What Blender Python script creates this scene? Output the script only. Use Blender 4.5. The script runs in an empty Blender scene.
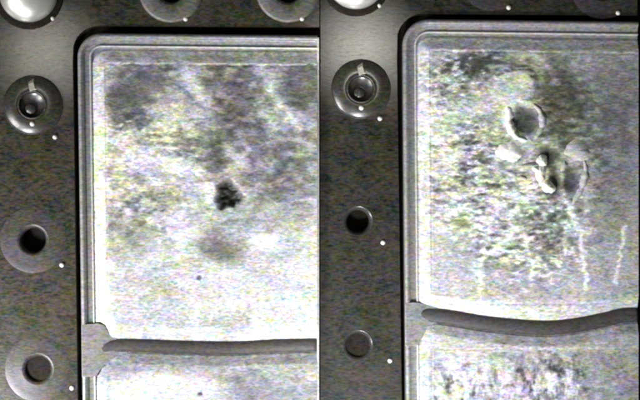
import bpy, math, random
import numpy as np
from mathutils import Vector
from mathutils.geometry import tessellate_polygon

random.seed(4)
rng = np.random.default_rng(7)
S = 0.0005                       # metres per photo pixel (the subject is a flat assembly about 32 cm wide)
scene = bpy.context.scene
COL = scene.collection

# ------------------------------------------------------------------ camera, world, lamps, exposure
cam_d = bpy.data.cameras.new('camera')
cam = bpy.data.objects.new('camera', cam_d)
COL.objects.link(cam)
cam.location = (0, 0, 0.9)
cam_d.sensor_width = 36
cam_d.lens = 36 * 0.9 / (640 * S)
cam_d.clip_start = 0.01
cam_d.clip_end = 20
cam_d.dof.use_dof = True          # the old video camera was a little out of focus
cam_d.dof.focus_distance = 0.868
cam_d.dof.aperture_fstop = 5
scene.camera = cam

w = bpy.data.worlds.new('World')
scene.world = w
w.use_nodes = True
w.node_tree.nodes['Background'].inputs[0].default_value = (0.93, 0.95, 1.0, 1)
w.node_tree.nodes['Background'].inputs[1].default_value = 0.10


def lamp(name, kind, loc, target, energy, color=(1, 1, 1), **kw):
    d = bpy.data.lights.new(name, kind)
    d.energy = energy
    d.color = color
    for k, v in kw.items():
        setattr(d, k, v)
    o = bpy.data.objects.new(name, d)
    COL.objects.link(o)
    o.location = loc
    o.rotation_euler = (Vector(target) - Vector(loc)).to_track_quat('-Z', 'Y').to_euler()
    return o


# broad key from the lower left
lamp('key_lamp', 'AREA', (-1.0, -0.55, 0.75), (0.0, 0, 0), 10.5, (1, 0.985, 0.96), shape='DISK', size=0.4)
# two work lamps low on the left of each window (their pools of light brighten its lower left)
lamp('work_lamp', 'SPOT', (-0.22, -0.15, 0.13), (-0.120, -0.045, 0), 3.3, (0.97, 0.97, 1.0), spot_size=math.radians(75), spot_blend=1.0, shadow_soft_size=0.02)
lamp('work_lamp', 'SPOT', (-0.01, -0.20, 0.17), (0.058, -0.02, 0), 3.9, (0.97, 0.97, 1.0), spot_size=math.radians(75), spot_blend=1.0, shadow_soft_size=0.02)
# two small soft lamps above the top corner bolts (their sheen shows on the dark plates)
lamp('bolt_lamp', 'SPOT', (-0.198, 0.110, 0.45), (-0.138, 0.073, 0), 2.6, (1, 0.97, 0.88), spot_size=math.radians(5.2), spot_blend=1.0, shadow_soft_size=0.02)
lamp('bolt_lamp', 'SPOT', (0.032, 0.112, 0.45), (0.021, 0.075, 0), 4.2, (1, 0.97, 0.88), spot_size=math.radians(5.4), spot_blend=1.0, shadow_soft_size=0.02)

vs = scene.view_settings
vs.view_transform = 'Standard'
vs.look = 'None'
vs.gamma = 1
vs.use_curve_mapping = False
vs.exposure = 0.0


# ------------------------------------------------------------------ materials
def material(name, color, rough=0.5, metal=0.0, grain=0.3, chroma=0.3, attr=None, bump=0.0, spec=0.5, blotch=0.0):
    """Plain base colour (or a colour attribute holding the coating wear) with a fine streaky brushed grain."""
    m = bpy.data.materials.new(name)
    m.use_nodes = True
    nt = m.node_tree
    N, L = nt.nodes, nt.links
    b = N['Principled BSDF']
    b.inputs['Roughness'].default_value = rough
    b.inputs['Metallic'].default_value = metal
    b.inputs['Specular IOR Level'].default_value = spec
    tc = N.new('ShaderNodeTexCoord')

    def noise(sx, sy, detail, dist, off):
        mp = N.new('ShaderNodeMapping')
        mp.inputs['Scale'].default_value = (sx, sy, sx)
        mp.inputs['Location'].default_value = (off, off * 1.7, off * 0.3)
        L.new(tc.outputs['Object'], mp.inputs['Vector'])
        n = N.new('ShaderNodeTexNoise')
        n.inputs['Scale'].default_value = 1
        n.inputs['Detail'].default_value = detail
        n.inputs['Roughness'].default_value = 0.6
        n.inputs['Distortion'].default_value = dist
        L.new(mp.outputs[0], n.inputs['Vector'])
        return n

    def vmath(op, a, bb):
        v = N.new('ShaderNodeVectorMath')
        v.operation = op
        for s, x in ((v.inputs[0], a), (v.inputs[1], bb)):
            if hasattr(x, 'is_output'):
                L.new(x, s)
            else:
                s.default_value = x
        return v.outputs[0]

    if attr:
        a = N.new('ShaderNodeAttribute')
        a.attribute_name = attr
        col = a.outputs['Color']
    else:
        rgb = N.new('ShaderNodeRGB')
        rgb.outputs[0].default_value = (*color, 1)
        col = rgb.outputs[0]
    n1 = noise(430, 1050, 1.5, 0.5, 3.1)     # streaks: short in x, hair fine in y
    n2 = noise(170, 420, 2.0, 0.6, 11.7)     # softer, coarser colour noise
    n3 = noise(60, 75, 3.0, 0.3, 5.3)
    g = vmath('MULTIPLY', vmath('SUBTRACT', n1.outputs['Fac'], (0.5, 0.5, 0.5)), (grain * 2,) * 3)
    c1 = vmath('MULTIPLY', vmath('SUBTRACT', n1.outputs['Color'], (0.5, 0.5, 0.5)), (chroma * 0.6, chroma * 0.65, chroma * 1.4))
    c2 = vmath('ADD', vmath('MULTIPLY', vmath('SUBTRACT', n2.outputs['Color'], (0.5, 0.5, 0.5)), (chroma * 0.8, chroma * 0.75, chroma * 1.8)),
               vmath('MULTIPLY', vmath('SUBTRACT', n3.outputs['Color'], (0.5, 0.5, 0.5)), (chroma * 0.5, chroma * 0.35, chroma * 0.9)))
    t = vmath('ADD', vmath('ADD', vmath('ADD', g, c1), c2), (1, 1, 1))
    if blotch:
        t = vmath('ADD', t, vmath('MULTIPLY', vmath('SUBTRACT', n3.outputs['Fac'], (0.5, 0.5, 0.5)), (blotch * 2,) * 3))
    t = vmath('MAXIMUM', t, (0.1, 0.1, 0.1))
    out = vmath('MULTIPLY', col, t)
    L.new(out, b.inputs['Base Color'])
    if bump:
        bp = N.new('ShaderNodeBump')
        bp.inputs['Strength'].default_value = bump
        bp.inputs['Distance'].default_value = 0.0003
        L.new(n1.outputs['Fac'], bp.inputs['Height'])
        L.new(bp.outputs[0], b.inputs['Normal'])
    return m


M = {
    'plate': material('dark_brown_metal', (0.042, 0.038, 0.028), 0.29, 0.0, 1.4, 1.8, bump=0.2, blotch=0.8, spec=0.6),
    'plate2': material('dark_grey_metal', (0.030, 0.029, 0.023), 0.29, 0.0, 1.4, 1.8, bump=0.2, blotch=0.8, spec=0.6),
    'washer': material('worn_grey_metal', (0.052, 0.047, 0.042), 0.42, 0.0, 1.1, 1.6, bump=0.2, blotch=0.5),
    'washer2': material('dull_dark_metal', (0.042, 0.040, 0.035), 0.40, 0.0, 1.1, 1.6, bump=0.2, blotch=0.5),
    'washer3': material('pale_worn_metal', (0.125, 0.125, 0.105), 0.42, 0.0, 0.8, 1.2, bump=0.2, blotch=0.8),
    'bolt': material('black_oxide_metal', (0.036, 0.035, 0.026), 0.30, 0.0, 1.2, 1.8, bump=0.15, spec=0.9),
    'lining': material('scuffed_lining', (0.042, 0.042, 0.038), 0.26, 0.0, 0.5, 0.4),
    'cap': material('polished_steel', (0.92, 0.92, 0.86), 0.34, 0.7, 0.12, 0.12),
    'pin': material('white_metal_pin', (0.80, 0.80, 0.75), 0.35, 0.0, 0.02, 0.02),  # white base colour stands in for the glint on the steel pins
    'black': material('black_rubber', (0.016, 0.014, 0.010), 0.75, 0.0, 1.0, 1.5, spec=0.12),
    'rim': material('dull_aluminium', (0.30, 0.30, 0.295), 0.42, 0.25, 0.7, 0.8, bump=0.2, blotch=0.15),
    'gusset': material('weathered_aluminium', (0.24, 0.235, 0.23), 0.45, 0.1, 0.7, 0.8, bump=0.2),
    'worn_lug': material('bare_worn_steel', (0.42, 0.41, 0.34), 0.4, 0.2, 0.4, 0.5),  # pale base colour painted for the sheen patch on the bolt collar
    'bead': material('bright_bead', (0.62, 0.62, 0.58), 0.35, 0.3, 0.5, 0.5),
    'strip': material('dark_grey_strip', (0.048, 0.043, 0.040), 0.6, 0.0, 0.9, 1.2, bump=0.2),
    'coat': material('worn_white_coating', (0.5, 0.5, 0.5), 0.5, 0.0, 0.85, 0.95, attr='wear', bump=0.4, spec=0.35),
    'residue': material('chalky_residue', (0.92, 0.93, 0.87), 0.6, 0.0, 0.5, 0.6, bump=0.3),
    'residue2': material('grey_residue', (0.46, 0.48, 0.45), 0.6, 0.0, 0.62, 0.85, bump=0.3),
}


# ------------------------------------------------------------------ mesh helpers (photo-pixel lengths, y downwards, turned to metres)
def W(px, py, z=0.0):
    return Vector(((px - 320) * S, (200 - py) * S, z * S))


def mesh_obj(name, verts, faces, mat, parent=None, smooth=True, loc=None, label=None):
    """verts in world metres unless loc is given (then local to loc)."""
    org = parent_world(parent)
    base = org if loc is None else Vector((0, 0, 0))
    me = bpy.data.meshes.new(name)
    me.from_pydata([tuple(Vector(v) - base) for v in verts], [], faces)
    me.materials.append(mat)
    if smooth:
        for p in me.polygons:
            p.use_smooth = True
    me.update()
    o = bpy.data.objects.new(name, me)
    COL.objects.link(o)
    if parent is not None:
        o.parent = parent
    if loc is not None:
        o.location = Vector(loc) - org
    if label:
        o['label'] = label
    return o


def parent_world(p):
    v = Vector((0, 0, 0))
    while p is not None:
        v += p.location
        p = p.parent
    return v


def thing(name, label, cat, loc, group=None):
    o = bpy.data.objects.new(name, None)
    o.empty_display_size = 0.02
    COL.objects.link(o)
    o.location = loc
    o['label'] = label
    o['category'] = cat
    if group:
        o['group'] = group
    return o


def clone(o, parent, loc):
    c = o.copy()
    COL.objects.link(c)
    c.parent = parent
    c.location = Vector(loc) - parent_world(parent)
    for ch in list(o.children):
        d = ch.copy()
        COL.objects.link(d)
        d.parent = c
    return c


def circle(cx, cy, r, n=40):
    return [(cx + r * math.cos(2 * math.pi * k / n), cy + r * math.sin(2 * math.pi * k / n)) for k in range(n)]


def prism(name, outline, holes, z0, z1, mat, parent=None, bevel=0.0):
    loops = [outline] + holes
    flat = [p for lp in loops for p in lp]
    tris = tessellate_polygon([[Vector((p[0], -p[1], 0)) for p in lp] for lp in loops])
    n = len(flat)
    verts = [W(x, y, z1(x, y) if callable(z1) else z1) for x, y in flat] + [W(x, y, z0) for x, y in flat]
    faces = []
    for t in tris:
        a, b, c = (flat[i] for i in t)
        cr = (b[0] - a[0]) * (c[1] - a[1]) - (b[1] - a[1]) * (c[0] - a[0])
        t = tuple(t) if cr < 0 else tuple(reversed(t))
        faces.append(t)
        faces.append(tuple(i + n for i in reversed(t)))
    k = 0
    for li, lp in enumerate(loops):
        m = len(lp)
        area = sum(lp[i][0] * lp[(i + 1) % m][1] - lp[(i + 1) % m][0] * lp[i][1] for i in range(m))
        for i in range(m):
            a, b = k + i, k + (i + 1) % m
            f = (a, b, b + n, a + n)
            if (area > 0) != (li > 0):
                f = tuple(reversed(f)) if False else f
            else:
                f = tuple(reversed(f))
            faces.append(f)
        k += m
    o = mesh_obj(name, verts, faces, mat, parent, smooth=False)
    if bevel:
        bv = o.modifiers.new('bevel', 'BEVEL')
        bv.width = bevel * S
        bv.segments = 3
        bv.limit_method = 'ANGLE'
        bv.angle_limit = math.radians(50)
    return o


def lathe(name, prof, mat, parent, loc, n=40, wob=0.0):
    """prof: (radius, z) from the outside in; closes to the axis when the last radius is 0."""
    verts, faces = [], []
    for r, z in prof:
        for k in range(n):
            a = 2 * math.pi * k / n
            rr = r * (1 + wob * math.sin(3 * a + r) + wob * math.sin(5 * a + 1.3))
            verts.append((rr * math.cos(a) * S, rr * math.sin(a) * S, z * S))
    for i in range(len(prof) - 1):
        for k in range(n):
            a, b = i * n + k, i * n + (k + 1) % n
            faces.append((a, b, b + n, a + n))
    return mesh_obj(name, verts, faces, mat, parent, loc=loc)


def sweep(name, path, prof, mat, parent, closed_prof=False):
    """prof: (offset to the right of travel, z) in pixels; path in photo pixels."""
    pts = [W(x, y) for x, y in path]
    verts, faces = [], []
    m = len(prof)
    for i, p in enumerate(pts):
        d = (pts[min(i + 1, len(pts) - 1)] - pts[max(i - 1, 0)]).normalized()
        nrm = Vector((d.y, -d.x, 0))
        for off, z in prof:
            verts.append(p + nrm * off * S + Vector((0, 0, z * S)))
    for i in range(len(pts) - 1):
        for j in range(m if closed_prof else m - 1):
            a, b = i * m + j, i * m + (j + 1) % m
            faces.append((a, a + m, b + m, b))
    if closed_prof:
        faces.append(tuple(range(m)))
        faces.append(tuple(reversed(range((len(pts) - 1) * m, len(pts) * m))))
    return mesh_obj(name, verts, faces, mat, parent)


def arc(cx, cy, r, a0, a1, n=10):
    return [(cx + r * math.cos(math.radians(a0 + (a1 - a0) * k / n)), cy + r * math.sin(math.radians(a0 + (a1 - a0) * k / n))) for k in range(n + 1)]


# ------------------------------------------------------------------ numpy helpers for the worn coating
def vnoise(x, y, seed):
    xi, yi = np.floor(x).astype(int), np.floor(y).astype(int)
    fx, fy = x - xi, y - yi
    fx, fy = fx * fx * (3 - 2 * fx), fy * fy * (3 - 2 * fy)

    def h(a, b):
        v = np.sin(a * 127.1 + b * 311.7 + seed * 74.7) * 43758.5453
        return v - np.floor(v)
    return (h(xi, yi) * (1 - fx) + h(xi + 1, yi) * fx) * (1 - fy) + (h(xi, yi + 1) * (1 - fx) + h(xi + 1, yi + 1) * fx) * fy


def fbm(x, y, scale, seed, octv=4):
    s, a, t = 0, 1.0, 0
    for k in range(octv):
        s = s + a * vnoise(x / scale * 2 ** k, y / scale * 2 ** k, seed + k * 3.3)
        t += a
        a *= 0.55
    return s / t - 0.5


def gauss(x, y, cx, cy, sx, sy, rot=0.0, p=1.0):
    c, s = math.cos(math.radians(rot)), math.sin(math.radians(rot))
    u, v = (x - cx) * c + (y - cy) * s, -(x - cx) * s + (y - cy) * c
    return np.exp(-((u / sx) ** 2 + (v / sy) ** 2) ** p)


def line(x, y, x0, y0, x1, y1, wd):
    dx, dy = x1 - x0, y1 - y0
    t = np.clip(((x - x0) * dx + (y - y0) * dy) / (dx * dx + dy * dy), 0, 1)
    return np.exp(-(((x - x0 - t * dx) ** 2 + (y - y0 - t * dy) ** 2) / wd ** 2))


def sdf(poly, x, y):
    d2 = np.full(x.shape, 1e9)
    ins = np.zeros(x.shape, bool)
    n = len(poly)
    for i in range(n):
        x0, y0 = poly[i]
        x1, y1 = poly[(i + 1) % n]
        dx, dy = x1 - x0, y1 - y0
        ll = dx * dx + dy * dy + 1e-9
        t = np.clip(((x - x0) * dx + (y - y0) * dy) / ll, 0, 1)
        d2 = np.minimum(d2, (x - x0 - t * dx) ** 2 + (y - y0 - t * dy) ** 2)
        if y0 != y1:
            c = ((y0 > y) != (y1 > y)) & (x < dx * (y - y0) / dy + x0)
            ins ^= c
    return np.where(ins, 1, -1) * np.sqrt(d2)


def panel(name, poly, poly2, box, zb, mat, parent, fn, step=0.7, rise=5.4, bev=13.0):
    """A raised sheet: height field inside the outline, sloped towards its edge; fn gives wear colour and relief."""
    x0, y0, x1, y1 = box
    nx, ny = int((x1 - x0) / step) + 1, int((y1 - y0) / step) + 1
    xs, ys = np.linspace(x0, x1, nx), np.linspace(y0, y1, ny)
    X, Y = np.meshgrid(xs, ys)
    D = sdf(poly, X, Y)
    t = np.clip(D / bev, 0, 1)
    Z = zb + 1.0 * np.clip(D / 1.2, -2, 1) + rise * (t * 0.75 + 0.25 * t * t * (3 - 2 * t))
    D2 = sdf(poly2, X, Y)
    Z -= 0.35 * np.exp(-((D2 - bev - 1.5) / 1.1) ** 2)
    colr, dz = fn(X, Y, D2)
    Z = Z + dz * (D > 0)
    keep = D > -2.5
    idx = np.arange(nx * ny).reshape(ny, nx)
    q = keep[:-1, :-1] & keep[1:, :-1] & keep[:-1, 1:] & keep[1:, 1:]
    F = np.stack([idx[1:, :-1][q], idx[1:, 1:][q], idx[:-1, 1:][q], idx[:-1, :-1][q]], 1)
    V = np.stack([(X - 320) * S, (200 - Y) * S, Z * S], -1).reshape(-1, 3)
    C = np.clip(colr, 0.004, 0.86).reshape(-1, 3)
    used = np.unique(F)
    remap = np.full(nx * ny, -1)
    remap[used] = np.arange(len(used))
    F, V, C = remap[F], V[used], C[used]
    org = np.array(parent_world(parent))
    me = bpy.data.meshes.new(name)
    me.from_pydata((V - org).tolist(), [], F.tolist())
    me.materials.append(mat)
    a = me.color_attributes.new('wear', 'FLOAT_COLOR', 'POINT')
    a.data.foreach_set('color', np.concatenate([C, np.ones((len(C), 1))], 1).astype(np.float32).ravel())
    me.polygons.foreach_set('use_smooth', np.ones(len(F), bool))
    me.update()
    o = bpy.data.objects.new(name, me)
    COL.objects.link(o)
    o.parent = parent
    return o


def tint(a, rgb):
    return a[..., None] * np.array(rgb)


# ------------------------------------------------------------------ the setting: a black backing board behind everything
bb = prism('backing_board', [(-160, -120), (800, -120), (800, 520), (-160, 520)], [], -30, -16, M['black'])
bb['kind'] = 'structure'


# ------------------------------------------------------------------ mounting plates
def mounting_plate(label, x0, x1, px, py, yoff, holes, wholes, mat, r):
    """L-shaped dark plate: a band down the left and a band across the top, open where the tray sits."""
    t = thing('mounting_plate', label, 'metal plate', W((x0 + px) / 2, 200, -16), 'dark bolted plates around the trays')
    slant = 0.012
    inner = [(px + slant * 430, 430), (px, 60)] + arc(px + 26, py + 26, 26, 180, 270, 8)[1:] + [(x1, py + 1.5)]
    out = [(x0, 430)] + [(x0, -60), (x1, -60)] + inner[::-1]
    hl = [circle(hx, hy, hr)[::-1] for hx, hy, hr in holes + wholes]
    prism('plate', out, hl, -16, 0, mat, t, bevel=3.0)
    return t


WASH = [(33, 0), (31, 0.35), (26, 0.7), (16.5, 0.9), (14.5, 1.2), (12.2, -5), (12.0, -9)]
LINE = [(15.2, 0.25), (14.4, 0.35), (11.2, -5.5), (11.0, -10)]

left_plate = mounting_plate('brown black plate under the tray with one small dark puncture', -40, 319.6, 73, 26, 0,
                            [(33, 240, 14.5), (38, 369, 14.5), (171, -10, 13.5), (288, -10, 13.5)], [], M['plate'], 1)
right_plate = mounting_plate('black plate under the tray with white blistered pits', 320.4, 637.4, 397, 14, 0,
                             [(358, 221, 15.2), (358, 345, 15.2), (492, -22, 13.5), (603, -14, 13.5)], [], M['plate2'], 2)

# washers round the open holes (left plate) and thin linings (right plate)
w0 = lathe('washer', WASH, M['washer'], left_plate, W(33, 240, 0))
clone(w0, left_plate, W(38, 369, 0))
w2 = lathe('washer', [(32.5, 0), (32, 1.6), (30, 2.6), (16, 3.4), (14, 2.0), (12.2, -5), (12.0, -9)], M['washer3'], left_plate, W(171, -10, 0))
clone(w2, left_plate, W(288, -10, 0))
w1 = lathe('washer', WASH, M['washer2'], right_plate, W(492, -22, 0))
clone(w1, right_plate, W(603, -14, 0))
l0 = lathe('hole_lining', LINE, M['lining'], right_plate, W(358, 221, 0))
clone(l0, right_plate, W(358, 345, 0))


def socket_bolt(parent, loc):
    b = lathe('socket_bolt', [(30, 0), (29.6, 2.0), (27.5, 3.4), (22, 5.6), (17, 6.6), (14, 6.2), (13, 5), (12.2, 2), (11.5, 1.0), (0.01, 1.0)], M['bolt'], parent, loc)
    lathe('socket_rim', [(14.6, 6.2), (14.2, 7.0), (13.2, 7.0), (12.6, 6.0)], M['washer'], b, loc)
    lathe('socket_ball', [(2.6, 0), (2.5, 1.0), (1.8, 2.0), (0.9, 2.5), (0.01, 2.6)], M['pin'], b, Vector(loc) + Vector((0.3 * S, -19 * S, 5.8 * S)), n=14)
    glint_facet = [(-4.5, -23, 4.6), (1.5, -26, 4.2), (5, -15, 6.8), (-2, -12.5, 6.8), (-3.4, -20.5, 7.0), (1.2, -22.6, 6.8), (3.2, -16, 7.6), (-1.6, -14.6, 7.6)]  # made-up facet, its pale colour paints a highlight on the collar
    mesh_obj('lug', [Vector(loc) + Vector((x * S, -y * S, z * S)) for x, y, z in glint_facet],
             [(4, 7, 6, 5), (0, 4, 5, 1), (1, 5, 6, 2), (2, 6, 7, 3), (3, 7, 4, 0)], M['worn_lug'], b, smooth=False)
    lathe('socket_stud', [(6, 0), (5.6, 2.0), (4.5, 3.0), (0.01, 3.4)], M['bolt'], b, Vector(loc) + Vector((-2 * S, -4 * S, 1.0 * S)), n=20)
    return b


b0 = socket_bolt(left_plate, W(33, 105, 0))
clone(b0, right_plate, W(361, 89, 0))


def cap_bolt(parent, loc):
    c = lathe('cap_bolt', [(29.5, 1.8), (29.4, 4.0), (28.2, 7.0), (25, 11), (20, 14.5), (13, 17.5), (6, 19), (0.01, 19.3)], M['cap'], parent, loc)
    lathe('gasket_ring', [(35, 0), (34.8, 1.4), (33.5, 2.2), (27, 2.2)], M['black'], c, Vector(loc) + Vector((0, -1.5 * S, 0.1 * S)))
    return c


c0 = cap_bolt(left_plate, W(29, -7, 0))
clone(c0, right_plate, W(356, -20, 0))

p0 = lathe('pin', [(2.4, 0), (2.3, 1.2), (1.8, 2.1), (0.9, 2.6), (0.01, 2.7)], M['pin'], left_plate, W(52.5, 18.4, 0), n=14)
for x, y in ((55, 137), (62, 265), (72, 388), (185.6, 19), (302, 18.7)):
    clone(p0, left_plate, W(x, y, 0))
for x, y in ((379, 5.6), (380, 118.5), (383, 242.5), (390, 360.7), (508.7, 7.5), (618, 13)):
    clone(p0, right_plate, W(x, y, 0))


g0 = lathe('hole_plug', [(13.5, -5), (9, -4.6), (5, -5), (0.01, -4.8)], M['black'], left_plate, W(38, 369, 0), wob=0.02)
clone(g0, right_plate, W(358, 345, 0))

# ------------------------------------------------------------------ trays
def rim_path(xl, slant, yt, xr, R, ydrop):
    a = arc(xl + R, yt + R, R, 180, 270, 12)
    return [(xl + slant * (430 - 60), 430), (xl + slant * 240, 300), (xl + slant * 120, 180), (xl + slant * 20, 80)] + a + \
           [(xl + R + (xr - xl - R) * k / 6, yt + ydrop * k / 6) for k in range(1, 7)]


RIM = [(0, -16), (0, 3.0), (0.6, 5.2), (2.0, 6.4), (3.8, 6.4), (5.2, 5.0), (5.8, 3.2), (6.6, 2.6), (10.5, 2.6), (11.6, 2.0), (16, 1.2)]
BEAD = [(11.6, 1.8), (11.9, 3.6), (12.7, 4.2), (13.5, 3.6), (13.9, 1.6)]


def cord(name, pts, hw, z, hz, mat, parent):
    n = 12
    prof = [(hw * math.cos(2 * math.pi * k / n), z + hz * math.sin(2 * math.pi * k / n)) for k in range(n)]
    return sweep(name, pts, prof[::-1], mat, parent, closed_prof=True)


def spline(keys, n):
    kx = [k[0] for k in keys]
    ky = [k[1] for k in keys]
    out = []
    m = len(keys)
    for i in range(n + 1):
        u = i / n * (m - 1)
        j = min(int(u), m - 2)
        f = u - j
        g = lambda a, q: a[max(0, min(m - 1, q))]
        r = []
        for a in (kx, ky):
            p0_, p1_, p2_, p3_ = g(a, j - 1), g(a, j), g(a, j + 1), g(a, j + 2)
            r.append(0.5 * (2 * p1_ + (p2_ - p0_) * f + (2 * p0_ - 5 * p1_ + 4 * p2_ - p3_) * f * f + (3 * p1_ - p0_ - 3 * p2_ + p3_) * f ** 3))
        out.append(tuple(r))
    return out


# ---- left tray
lt = thing('framed_tray', 'pale framed tray with one small ragged dark puncture in its upper panel', 'tray', W(200, 200, -16), 'framed trays side by side')
prism('tray_base', [(79 + 6, 428), (79, 60)] + arc(78 + 25, 33.5 + 25, 24, 180, 270, 10)[1:] + [(317.6, 36), (317.6, 428)], [circle(229, 195, 17)[::-1]], -15.9, 1.0, M['rim'], lt)
LP = rim_path(78, 0.0145, 33.5, 317.4, 24, 2.2)
sweep('rim', LP, RIM, M['rim'], lt)
sweep('bead', LP, BEAD, M['bead'], lt)
gap_l = spline([(92, 352), (103, 348), (118, 345.5), (150, 346), (190, 347.5), (235, 348), (275, 346), (317.3, 345)], 40)
cord('strip', gap_l, 6.4, 1.6, 2.6, M['strip'], lt)
prism('edge_strip', [(317.0, 38), (319.2, 38), (319.2, 428), (317.0, 428)], [], -15, 6.4, M['bead'], lt, bevel=0.5)

up_l = [(94.9, 324)] + [(91.8, 70)] + arc(91.5 + 18, 50 + 18, 18, 180, 270, 10) + [(318, 52), (420, 53), (420, 340)] + \
       [(x, y - 7.2) for x, y in gap_l[::-1] if x > 112] + [(108, 337), (104, 327), (100, 324)]
up_l2 = [(95.2, 420), (91.8, 70)] + arc(91.5 + 18, 50 + 18, 18, 180, 270, 10) + [(318, 52), (420, 53), (420, 420)]
lo_l2 = [(60, 500), (60, 300), (420, 300), (420, 500)]
lo_l = [(96, 470), (95.8, 382)] + [(97, 373), (101, 366), (107, 360.5), (115, 356), (124, 353.5)] + \
       [(x, y + 6.6) for x, y in gap_l if x > 130] + [(420, 350), (420, 470)]


def streak(x, y, sc, seed):
    """Fine irregular flecks, longer across than down, bent a little."""
    yy = y + 3.0 * fbm(x, y, 9, seed + 5, 2)
    return fbm(x * 0.5, yy, sc, seed, 3) * 2.2


def wear_light_upper_left(x, y, d):
    f1, f2, f3 = fbm(x, y, 38, 1), fbm(x, y, 13, 2), fbm(x * 0.55, y, 5, 3, 2)
    xw, yw = x + 13 * fbm(x, y, 22, 8), y + 13 * fbm(x, y, 22, 9)
    soft = 1 / (1 + np.exp((yw - 230 + 0.3 * (xw - 200)) / 24.0))     # the etched upper part
    st = streak(x, y, 5, 12)
    v = 0.50 + 0.10 * f1 + 0.08 * f2 + 0.08 * st
    v += soft * (0.10 * f1 + 0.16 * f2 + 0.20 * st - 0.09)
    v -= 0.10 * gauss(xw, yw, 137, 88, 30, 22, -10, 1.8)
    v -= 0.18 * gauss(xw, yw, 122, 112, 18, 14, 30, 1.5)
    v += 0.14 * gauss(xw, yw, 170, 118, 24, 15, -25, 1.5)
    v -= 0.22 * gauss(xw, yw, 232, 76, 34, 20, 25, 1.5)
    v -= 0.20 * gauss(xw, yw, 240, 118, 24, 22, 20, 1.5)
    v -= 0.30 * gauss(xw, yw, 303, 88, 20, 26, 0, 1.6)
    v -= 0.24 * gauss(xw, yw, 212, 152, 12, 22, 10)
    v -= 0.30 * gauss(xw, yw, 222, 248, 24, 14, 10, 1.3)
    v -= 0.20 * gauss(xw, yw, 278, 175, 46, 50)
    v += 0.26 * line(xw, yw, 182, 62, 208, 98, 6)
    v += 0.24 * line(xw, yw, 272, 92, 298, 124, 5)
    v += 0.30 * line(xw, yw, 104, 140, 188, 172, 14) + 0.12 * line(xw, yw, 104, 60, 106, 300, 9)
    v += 0.22 * gauss(xw, yw, 246, 160, 11, 9)
    v += 0.30 * gauss(x, y, 211, 194, 8, 14)
    v += 0.30 * gauss(xw, yw, 262, 239, 15, 7)
    v += 0.22 * gauss(xw, yw, 184, 232, 16, 22)
    v += 0.12 * (line(x, y, 197, 306, 196, 345, 3) + line(x, y, 255, 309, 254, 345, 3))
    v += 0.08 * line(x, y, 196, 306, 318, 303, 2.5)
    v -= 0.05 * gauss(xw, yw, 228, 322, 27, 12, 0, 2)
    s2 = streak(x, y, 3.8, 21)
    v += (0.34 * s2 + 0.9 * np.clip(s2 - 0.2, 0, 1)) * gauss(x, y, 132, 165, 62, 62, 0, 2) * (d > 4)
    oval = np.clip(gauss(x + 10 * f2, y + 8 * f2, 137, 88, 27, 17, -14, 2.0) + 0.7 * gauss(x + 8 * f2, y, 122, 108, 16, 15, 0, 2), 0, 1)
    v = v * (1 - 0.85 * oval) + 0.85 * oval * (0.14 + 0.08 * st)
    pale = np.clip(gauss(xw, yw, 150, 172, 46, 20, 12, 2) + 0.6 * gauss(xw, yw, 176, 116, 22, 15, -20, 2), 0, 1)
    v = v * (1 - 0.5 * pale) + 0.5 * pale * (0.66 + 0.15 * st)
    edge = gauss(x + 10 * f2, y, 304, 88, 19, 27, 0, 2)
    v = v * (1 - 0.6 * edge) + 0.6 * edge * (0.14 + 0.12 * st)
    ang = np.arctan2(y - 195, x - 229)
    rr = np.hypot((x - 229) * 1.05, y - 195) / (12.6 + 1.3 * np.sin(3 * ang + 0.6) + 0.8 * np.sin(7 * ang) + 5 * f2)
    hole = 1 / (1 + np.exp((rr - 1) * 10))
    dot = gauss(x, y, 200, 277, 2.6, 2.6, 0, 2)
    v = 0.48 + 1.15 * (v - 0.5)
    v = np.where(v < 0.2, 0.2 + 0.5 * (v - 0.2), v)
    v = np.where(d < 14 + 4 * f3, v * 0.4 + 0.46, v)  # whiter border paints the lit left slope into the coat colour
    c = tint(np.clip(v, 0.08, 0.85), (1.0, 1.0, 1.0))
    c = c * (1 + tint(soft * fbm(x, y, 17, 31), (0.10, 0.20, -0.55)) + tint(soft * fbm(x, y, 15, 41), (0.0, -0.16, 0.35)) + tint(soft, (-0.015, 0.0, -0.05)))
    k = np.clip(hole * 0.99 + 0.8 * dot, 0, 0.98)[..., None]
    c = c * (1 - k) + k * np.array((0.012, 0.014, 0.009)) * (1 + 1.2 * np.clip(st, 0, 1)[..., None])
    dz = soft * (1.3 * f1 + 1.0 * f2 + 0.3 * f3) - 8.0 * hole * (1 + 0.8 * f3) + 1.1 * gauss(x, y, 213, 192, 9, 14) - 1.2 * dot \
        + 1.2 * gauss(x, y, 262, 239, 14, 7) - 1.3 * gauss(x, y, 136, 94, 26, 17, -14)
    return c, dz


def wear_lower_left(x, y, d):
    f1, f2, f3 = fbm(x, y, 40, 5), fbm(x, y, 14, 6), fbm(x * 0.5, y, 5, 7, 2)
    v = 0.31 + 0.12 * f1 + 0.12 * f2 + 0.10 * streak(x, y, 6, 15)
    v += 0.40 * gauss(x, y, 165, 394, 62, 22, 0, 3)
    v -= 0.06 * gauss(x, y, 270, 392, 46, 22, 0, 2)
    v += 0.10 * (line(x, y, 197, 352, 197, 368, 3) + line(x, y, 255, 352, 255, 364, 3))
    dot = gauss(x, y, 201, 393, 2.8, 2.0, 0, 2)
    c = tint(v, (1, 1, 1)) * (1 - 0.9 * dot[..., None])
    return c, 0.5 * f1 - dot


pul = panel('upper_panel', up_l, up_l2, (88, 47, 317.2, 345), 1.0, M['coat'], lt, wear_light_upper_left)
pll = panel('lower_panel', lo_l, lo_l2, (92, 349, 317.2, 426), 1.0, M['coat'], lt, wear_lower_left, bev=11)

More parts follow.
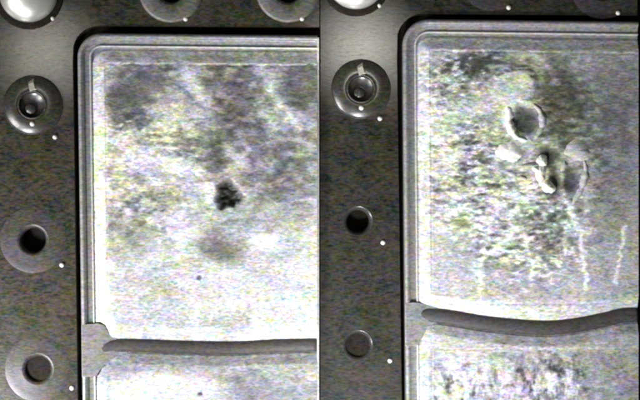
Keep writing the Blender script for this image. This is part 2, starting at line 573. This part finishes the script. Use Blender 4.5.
def gusset(pts, z, parent, mat):
    prism('corner_gusset', pts, [], -12, z, mat, parent, bevel=2.4)


gusset([(82.2, 324.5), (99, 323), (105, 325), (108.5, 331), (112, 336), (118, 339), (128, 339.5), (128, 355), (116, 358), (108, 363), (101, 369), (97, 376), (82.8, 376.5)], lambda x, y: 6.8 - 5.2 * min(1, max(0, (x - 92) / 26)), lt, M['gusset'])

# ---- right tray
rt = thing('framed_tray', 'pale framed tray with white blisters and ring pits in its upper panel', 'tray', W(520, 200, -16), 'framed trays side by side')
prism('tray_base', [(404 + 4, 428), (404, 60)] + arc(403 + 26, 19.5 + 26, 25, 180, 270, 10)[1:] + [(637.2, 22.5), (637.2, 428)], [], -15.9, 1.0, M['rim'], rt)
RP = rim_path(402.5, 0.0085, 19.5, 637.3, 26, 2.5)
sweep('rim', RP, RIM, M['rim'], rt)
sweep('bead', RP, [(o + 4.5 * min(1, max(0, 0)), z) for o, z in BEAD], M['bead'], rt)
gap_r = spline([(412, 312), (424, 314), (450, 317.5), (480, 322.5), (510, 326), (545, 328), (575, 325.5), (605, 319.5), (622, 315.5), (637.2, 315)], 46)
cord('strip', gap_r, 7.2, 1.6, 2.6, M['strip'], rt)

gusset([(404.6, 303), (415, 302), (421, 303), (428, 304.5), (438, 306.5), (438, 324), (430, 327), (425, 332), (421, 339), (418, 345), (404.9, 346)], lambda x, y: 7.2 - 5.6 * min(1, max(0, (x - 412) / 20)), rt, M['rim'])

up_r = [(417.2, 306), (415.6, 55)] + arc(415 + 15, 37 + 15, 15, 180, 270, 10) + [(638, 40), (740, 41), (740, 306)] + \
       [(x, y - 7.8) for x, y in gap_r[::-1] if x > 424]
up_r2 = [(417.2, 318), (415.6, 55)] + arc(415 + 15, 37 + 15, 15, 180, 270, 10) + [(638, 40), (740, 41), (740, 318)]
lo_r2 = [(419.5, 470), (419.5, 336), (740, 336), (740, 470)]
lo_r = [(417.5, 470), (417.2, 350)] + [(418, 342), (420.5, 334), (424.5, 327)] + \
       [(x, y + 7.6) for x, y in gap_r if x > 430] + [(740, 330), (740, 470)]


def wear_light_upper_right(x, y, d):
    f1, f2, f3 = fbm(x, y, 36, 51), fbm(x, y, 12, 52), fbm(x * 0.5, y, 4.5, 53, 2)
    xw, yw = x + 13 * fbm(x, y, 20, 58), y + 13 * fbm(x, y, 20, 59)
    st = streak(x, y, 4.2, 55)
    v = 0.48 + 0.10 * f1 + 0.08 * f2 + 0.07 * st
    etch = gauss(xw, yw, 500, 150, 105, 112, 0, 3)
    v += etch * (0.10 * f1 + 0.14 * f2 + 0.24 * st - 0.03)
    v -= 0.32 * gauss(xw, yw, 474, 64, 40, 8, -6, 1.3)
    v -= 0.31 * gauss(xw, yw, 560, 102, 24, 44, -8, 1.5)
    v -= 0.20 * gauss(xw, yw, 470, 128, 24, 14, -20)
    v -= 0.18 * gauss(xw, yw, 612, 95, 42, 55)
    v -= 0.16 * gauss(xw, yw, 615, 185, 34, 70)
    v -= 0.12 * gauss(xw, yw, 545, 240, 22, 28)
    v += 0.42 * line(x + 5 * f3, y, 567, 205, 578, 232, 2.4) + 0.44 * line(x + 5 * f3, y, 578, 232, 586, 288, 2.2)
    v += 0.34 * line(x + 5 * f3, y, 624, 226, 614, 282, 2.0)
    v += 0.26 * line(x, y + 8 * f3, 520, 226, 480, 262, 2.6) + 0.22 * line(x + 8 * f3, y, 522, 226, 532, 270, 2.4) + 0.2 * line(x + 8 * f3, y, 474, 262, 480, 290, 3)
    v += 0.30 * gauss(xw, yw, 505, 212, 13, 15)
    v += 0.22 * gauss(xw, yw, 440, 150, 20, 60)
    v += 0.08 * line(x, y, 440, 302, 638, 302, 3)
    s2 = streak(x, y, 3.4, 61)
    zone = gauss(x, y, 455, 130, 50, 90, 0, 2) + 0.9 * gauss(x, y, 525, 225, 66, 60, 0, 2)
    v += zone * (0.42 * s2 + 1.0 * np.clip(s2 - 0.22, 0, 1)) * (d > 3)
    # the long pale raised lobe, the pits beside it and the chalky halos round the lumps
    lobe = np.clip(gauss(x + 5 * f2, y + 5 * f3, 515, 85, 20, 17, -20, 4) + 0.9 * line(x + 10 * f2, y + 8 * f2, 444, 116, 506, 92, 17), 0, 1)
    v = v * (1 - lobe) + lobe * (0.66 + 0.12 * st)
    pit = np.clip(gauss(x, y, 526, 120, 14, 14, 0, 2) + gauss(x, y, 549, 156, 13, 8, -20, 1.5) + gauss(x, y, 555, 180, 6, 15, 0, 1.5) + 0.9 * gauss(x, y, 571, 180, 8, 15, 0, 1.5), 0, 1)
    v = v * (1 - pit) + pit * (0.11 + 0.10 * st)
    v += -0.10 * gauss(xw, yw, 510, 153, 18, 15) - 0.12 * gauss(xw, yw, 577, 151, 18, 16) + 0.2 * gauss(xw, yw, 536, 178, 10, 12)
    v += 0.25 * np.exp(-((np.hypot(x - 524, y - 121) - 18) / 3.5) ** 2) * np.clip(0.7 + 3 * f2, 0, 1.4)
    v = 0.48 + 1.25 * (v - 0.5)
    v = np.where(v < 0.16, 0.16 + 0.4 * (v - 0.16), v)
    v = np.where(d < 13 + 4 * f3, v * 0.65 + 0.27, v)  # paler border, light on the edge slope painted into the colour
    v = np.clip(v, 0.07, 0.85)
    c = tint(v, (1, 1, 1))
    olive = gauss(xw, yw, 560, 115, 30, 45)
    c = c * (1 + tint(etch * fbm(x, y, 13, 71), (-0.10, 0.30, -0.55)) + tint(etch * fbm(x, y, 10, 77), (0.05, -0.20, 0.40)) + tint(etch, (-0.03, 0.015, -0.05)) + tint(olive, (-0.02, 0.03, -0.16)))
    calm = 1 - 0.85 * np.clip(gauss(x, y, 508, 152, 20, 18, 0, 2) + gauss(x, y, 577, 151, 20, 18, 0, 2) + gauss(x, y, 540, 175, 22, 22, 0, 2) + gauss(x, y, 523, 122, 26, 24, 0, 2), 0, 1)
    dz = calm * etch * (1.0 * f1 + 1.1 * f2 + 0.4 * f3) - 4.5 * pit \
        + 3.6 * lobe + calm * zone * 0.5 * s2 - 1.6 * gauss(xw, yw, 566, 100, 20, 36)
    return c, dz


def wear_lower_right(x, y, d):
    f1, f2, f3 = fbm(x, y, 30, 81), fbm(x, y, 12, 82), fbm(x, y, 5, 83, 2)
    inn = np.clip((d - 13 + 3 * f3) / 2, 0, 1)
    v = 0.42 + 0.10 * f1 + 0.10 * f2 + 0.10 * streak(x, y, 5, 85)
    v -= inn * 0.03
    z = inn * (gauss(x, y, 556, 382, 30, 32, 0, 1.3) + 0.8 * gauss(x, y, 452, 390, 30, 34, 0, 1.3) + 0.6 * gauss(x, y, 505, 388, 34, 30, 0, 1.3))
    v += z * 0.9 * fbm(x + 5 * fbm(x, y, 14, 88), y * 0.4, 4.2, 87, 3) + (0.15 * z + 0.12 * inn) * streak(x, y, 3.6, 87)
    xb, yb = x + 7 * fbm(x, y, 11, 97), y + 7 * fbm(x, y, 11, 98)
    sp = np.clip(fbm(xb, yb * 0.6, 8.0, 91, 3) * 3.4 - 0.05, -1, 1)
    v += z * (0.42 * sp + 0.02)
    v += 0.14 * line(x, y, 520, 349, 595, 348, 1.6)
    v += 0.16 * gauss(x, y, 462, 372, 16, 20)
    c = tint(np.clip(v, 0.07, 0.85), (1, 1, 1))
    c = c * (1 + tint(inn * fbm(x, y, 13, 95), (-0.02, 0.2, -0.4)) + tint(inn * fbm(x, y, 11, 96), (0.1, -0.2, 0.3)))
    return c, -0.3 * inn + 0.9 * z * sp


pur = panel('upper_panel', up_r, up_r2, (411, 34, 637.2, 326), 1.0, M['coat'], rt, wear_light_upper_right)
plr = panel('lower_panel', lo_r, lo_r2, (413, 318, 637.2, 426), 1.0, M['coat'], rt, wear_lower_right, bev=11)


# lumps and pit rims stuck on the right-hand upper panel
def lump(name, cx, cy, rx, ry, h, mat, parent, seed, label=None, rot=0.0, zb=7.7):
    r = random.Random(seed)
    n, rings = 40, 8
    ph = [r.uniform(0, 6.28) for _ in range(4)]
    jit = [r.uniform(-0.03, 0.03) for _ in range(n)]
    verts, faces = [], []
    cr, sr = math.cos(math.radians(rot)), math.sin(math.radians(rot))
    for i in range(rings):
        t = i / (rings - 1)
        rad = math.cos(t * math.pi / 2) if i < rings - 1 else 0.02
        for k in range(n):
            a = 2 * math.pi * k / n
            rad = 1 - t * 0.98
            q = rad * (1 + 0.09 * math.sin(2 * a + ph[0]) + 0.09 * math.sin(3 * a + ph[1]) + 0.03 * math.sin(7 * a + ph[2]) + 0.02 * math.sin(11 * a + 2 * ph[1]) + jit[k])
            u, v = 1.3 * rx * q * math.cos(a), 1.3 * ry * q * math.sin(a)
            verts.append(W(cx + u * cr - v * sr, cy + u * sr + v * cr, zb - 1.2 + (h + 1.2) * (1 - (1 - t) ** 2) ** 1.15 * (1 + (0.12 * math.sin(2 * a + ph[3]) + 0.10 * math.sin(5 * a + ph[0])) * rad)))
    for i in range(rings - 1):
        for k in range(n):
            a, b = i * n + k, i * n + (k + 1) % n
            faces.append((a, a + n, b + n, b))
    return mesh_obj(name, verts, faces, mat, parent, label=label)


def ridge(name, pts, wd, h, mat, parent, z=7.7, label=None):
    """A low rounded ridge tapering at both ends."""
    n = len(pts)
    P = [W(x, y) for x, y in pts]
    m = 9
    verts, faces = [], []
    for i, p in enumerate(P):
        d = (P[min(i + 1, n - 1)] - P[max(i - 1, 0)]).normalized()
        nr = Vector((d.y, -d.x, 0))
        tp = max(0.15, math.sin(math.pi * (i + 0.4) / n) ** 0.6) * (1 + 0.18 * math.sin(i * 1.9) + 0.16 * math.sin(i * 0.8 + 1))
        for j in range(m):
            a = math.pi * j / (m - 1)
            verts.append(p + nr * (wd * 1.25 * tp * math.cos(a) * S) + Vector((0, 0, (z - 1.0 + (h + 1.0) * tp * math.sin(a) ** 2.2) * S)))
    for i in range(n - 1):
        for j in range(m - 1):
            a = i * m + j
            faces.append((a, a + 1, a + m + 1, a + m))
    return mesh_obj(name, verts, faces, mat, parent, label=label)


lump('blister', 508, 152, 10.5, 9.4, 3.0, M['residue'], pur, 1, 'round white blister below the ring pit')
lump('blister', 577, 151, 10.5, 9.2, 2.6, M['residue2'], pur, 2, 'dull grey blister on the right')
ridge('pit_rim', spline([(498, 112), (504, 106), (508, 112), (508, 122), (511, 131), (517, 138), (527, 141)], 26), 3.6, 2.6, M['residue'], pur, label='white crescent rim of the ring pit')
ridge('pit_rim', spline([(532, 104), (539, 111), (542, 121), (540, 130), (534, 138)], 18), 2.8, 1.6, M['residue2'], pur, label='dull right rim of the ring pit')
ridge('pit_rim', spline([(583, 160), (585, 170), (583, 182), (578, 194), (571, 203)], 20), 3.0, 1.8, M['residue2'], pur, label='dull curved rim under the grey blister')
for k, (fx, fy, fa, fb, fh, fm, fr) in enumerate([(540, 175, 5, 9, 4.5, 'residue', 12), (533, 185, 7, 3.5, 3.5, 'residue', -24), (547, 187, 6, 5.5, 4, 'residue', 0),
                                                  (528, 166, 10, 3, 2.8, 'residue2', -14), (541, 161, 5, 4.5, 3.2, 'residue', 0), (536, 170, 5, 3, 3, 'residue', 40),
                                                  (521, 178, 6, 2.5, 2.2, 'residue2', 10), (563, 166, 5, 2.4, 2.0, 'residue2', -60)]):
    lump('residue_fleck', fx, fy, fa * 0.95, fb * 0.95, fh * 0.75, M[fm], pur, 20 + k, rot=fr)
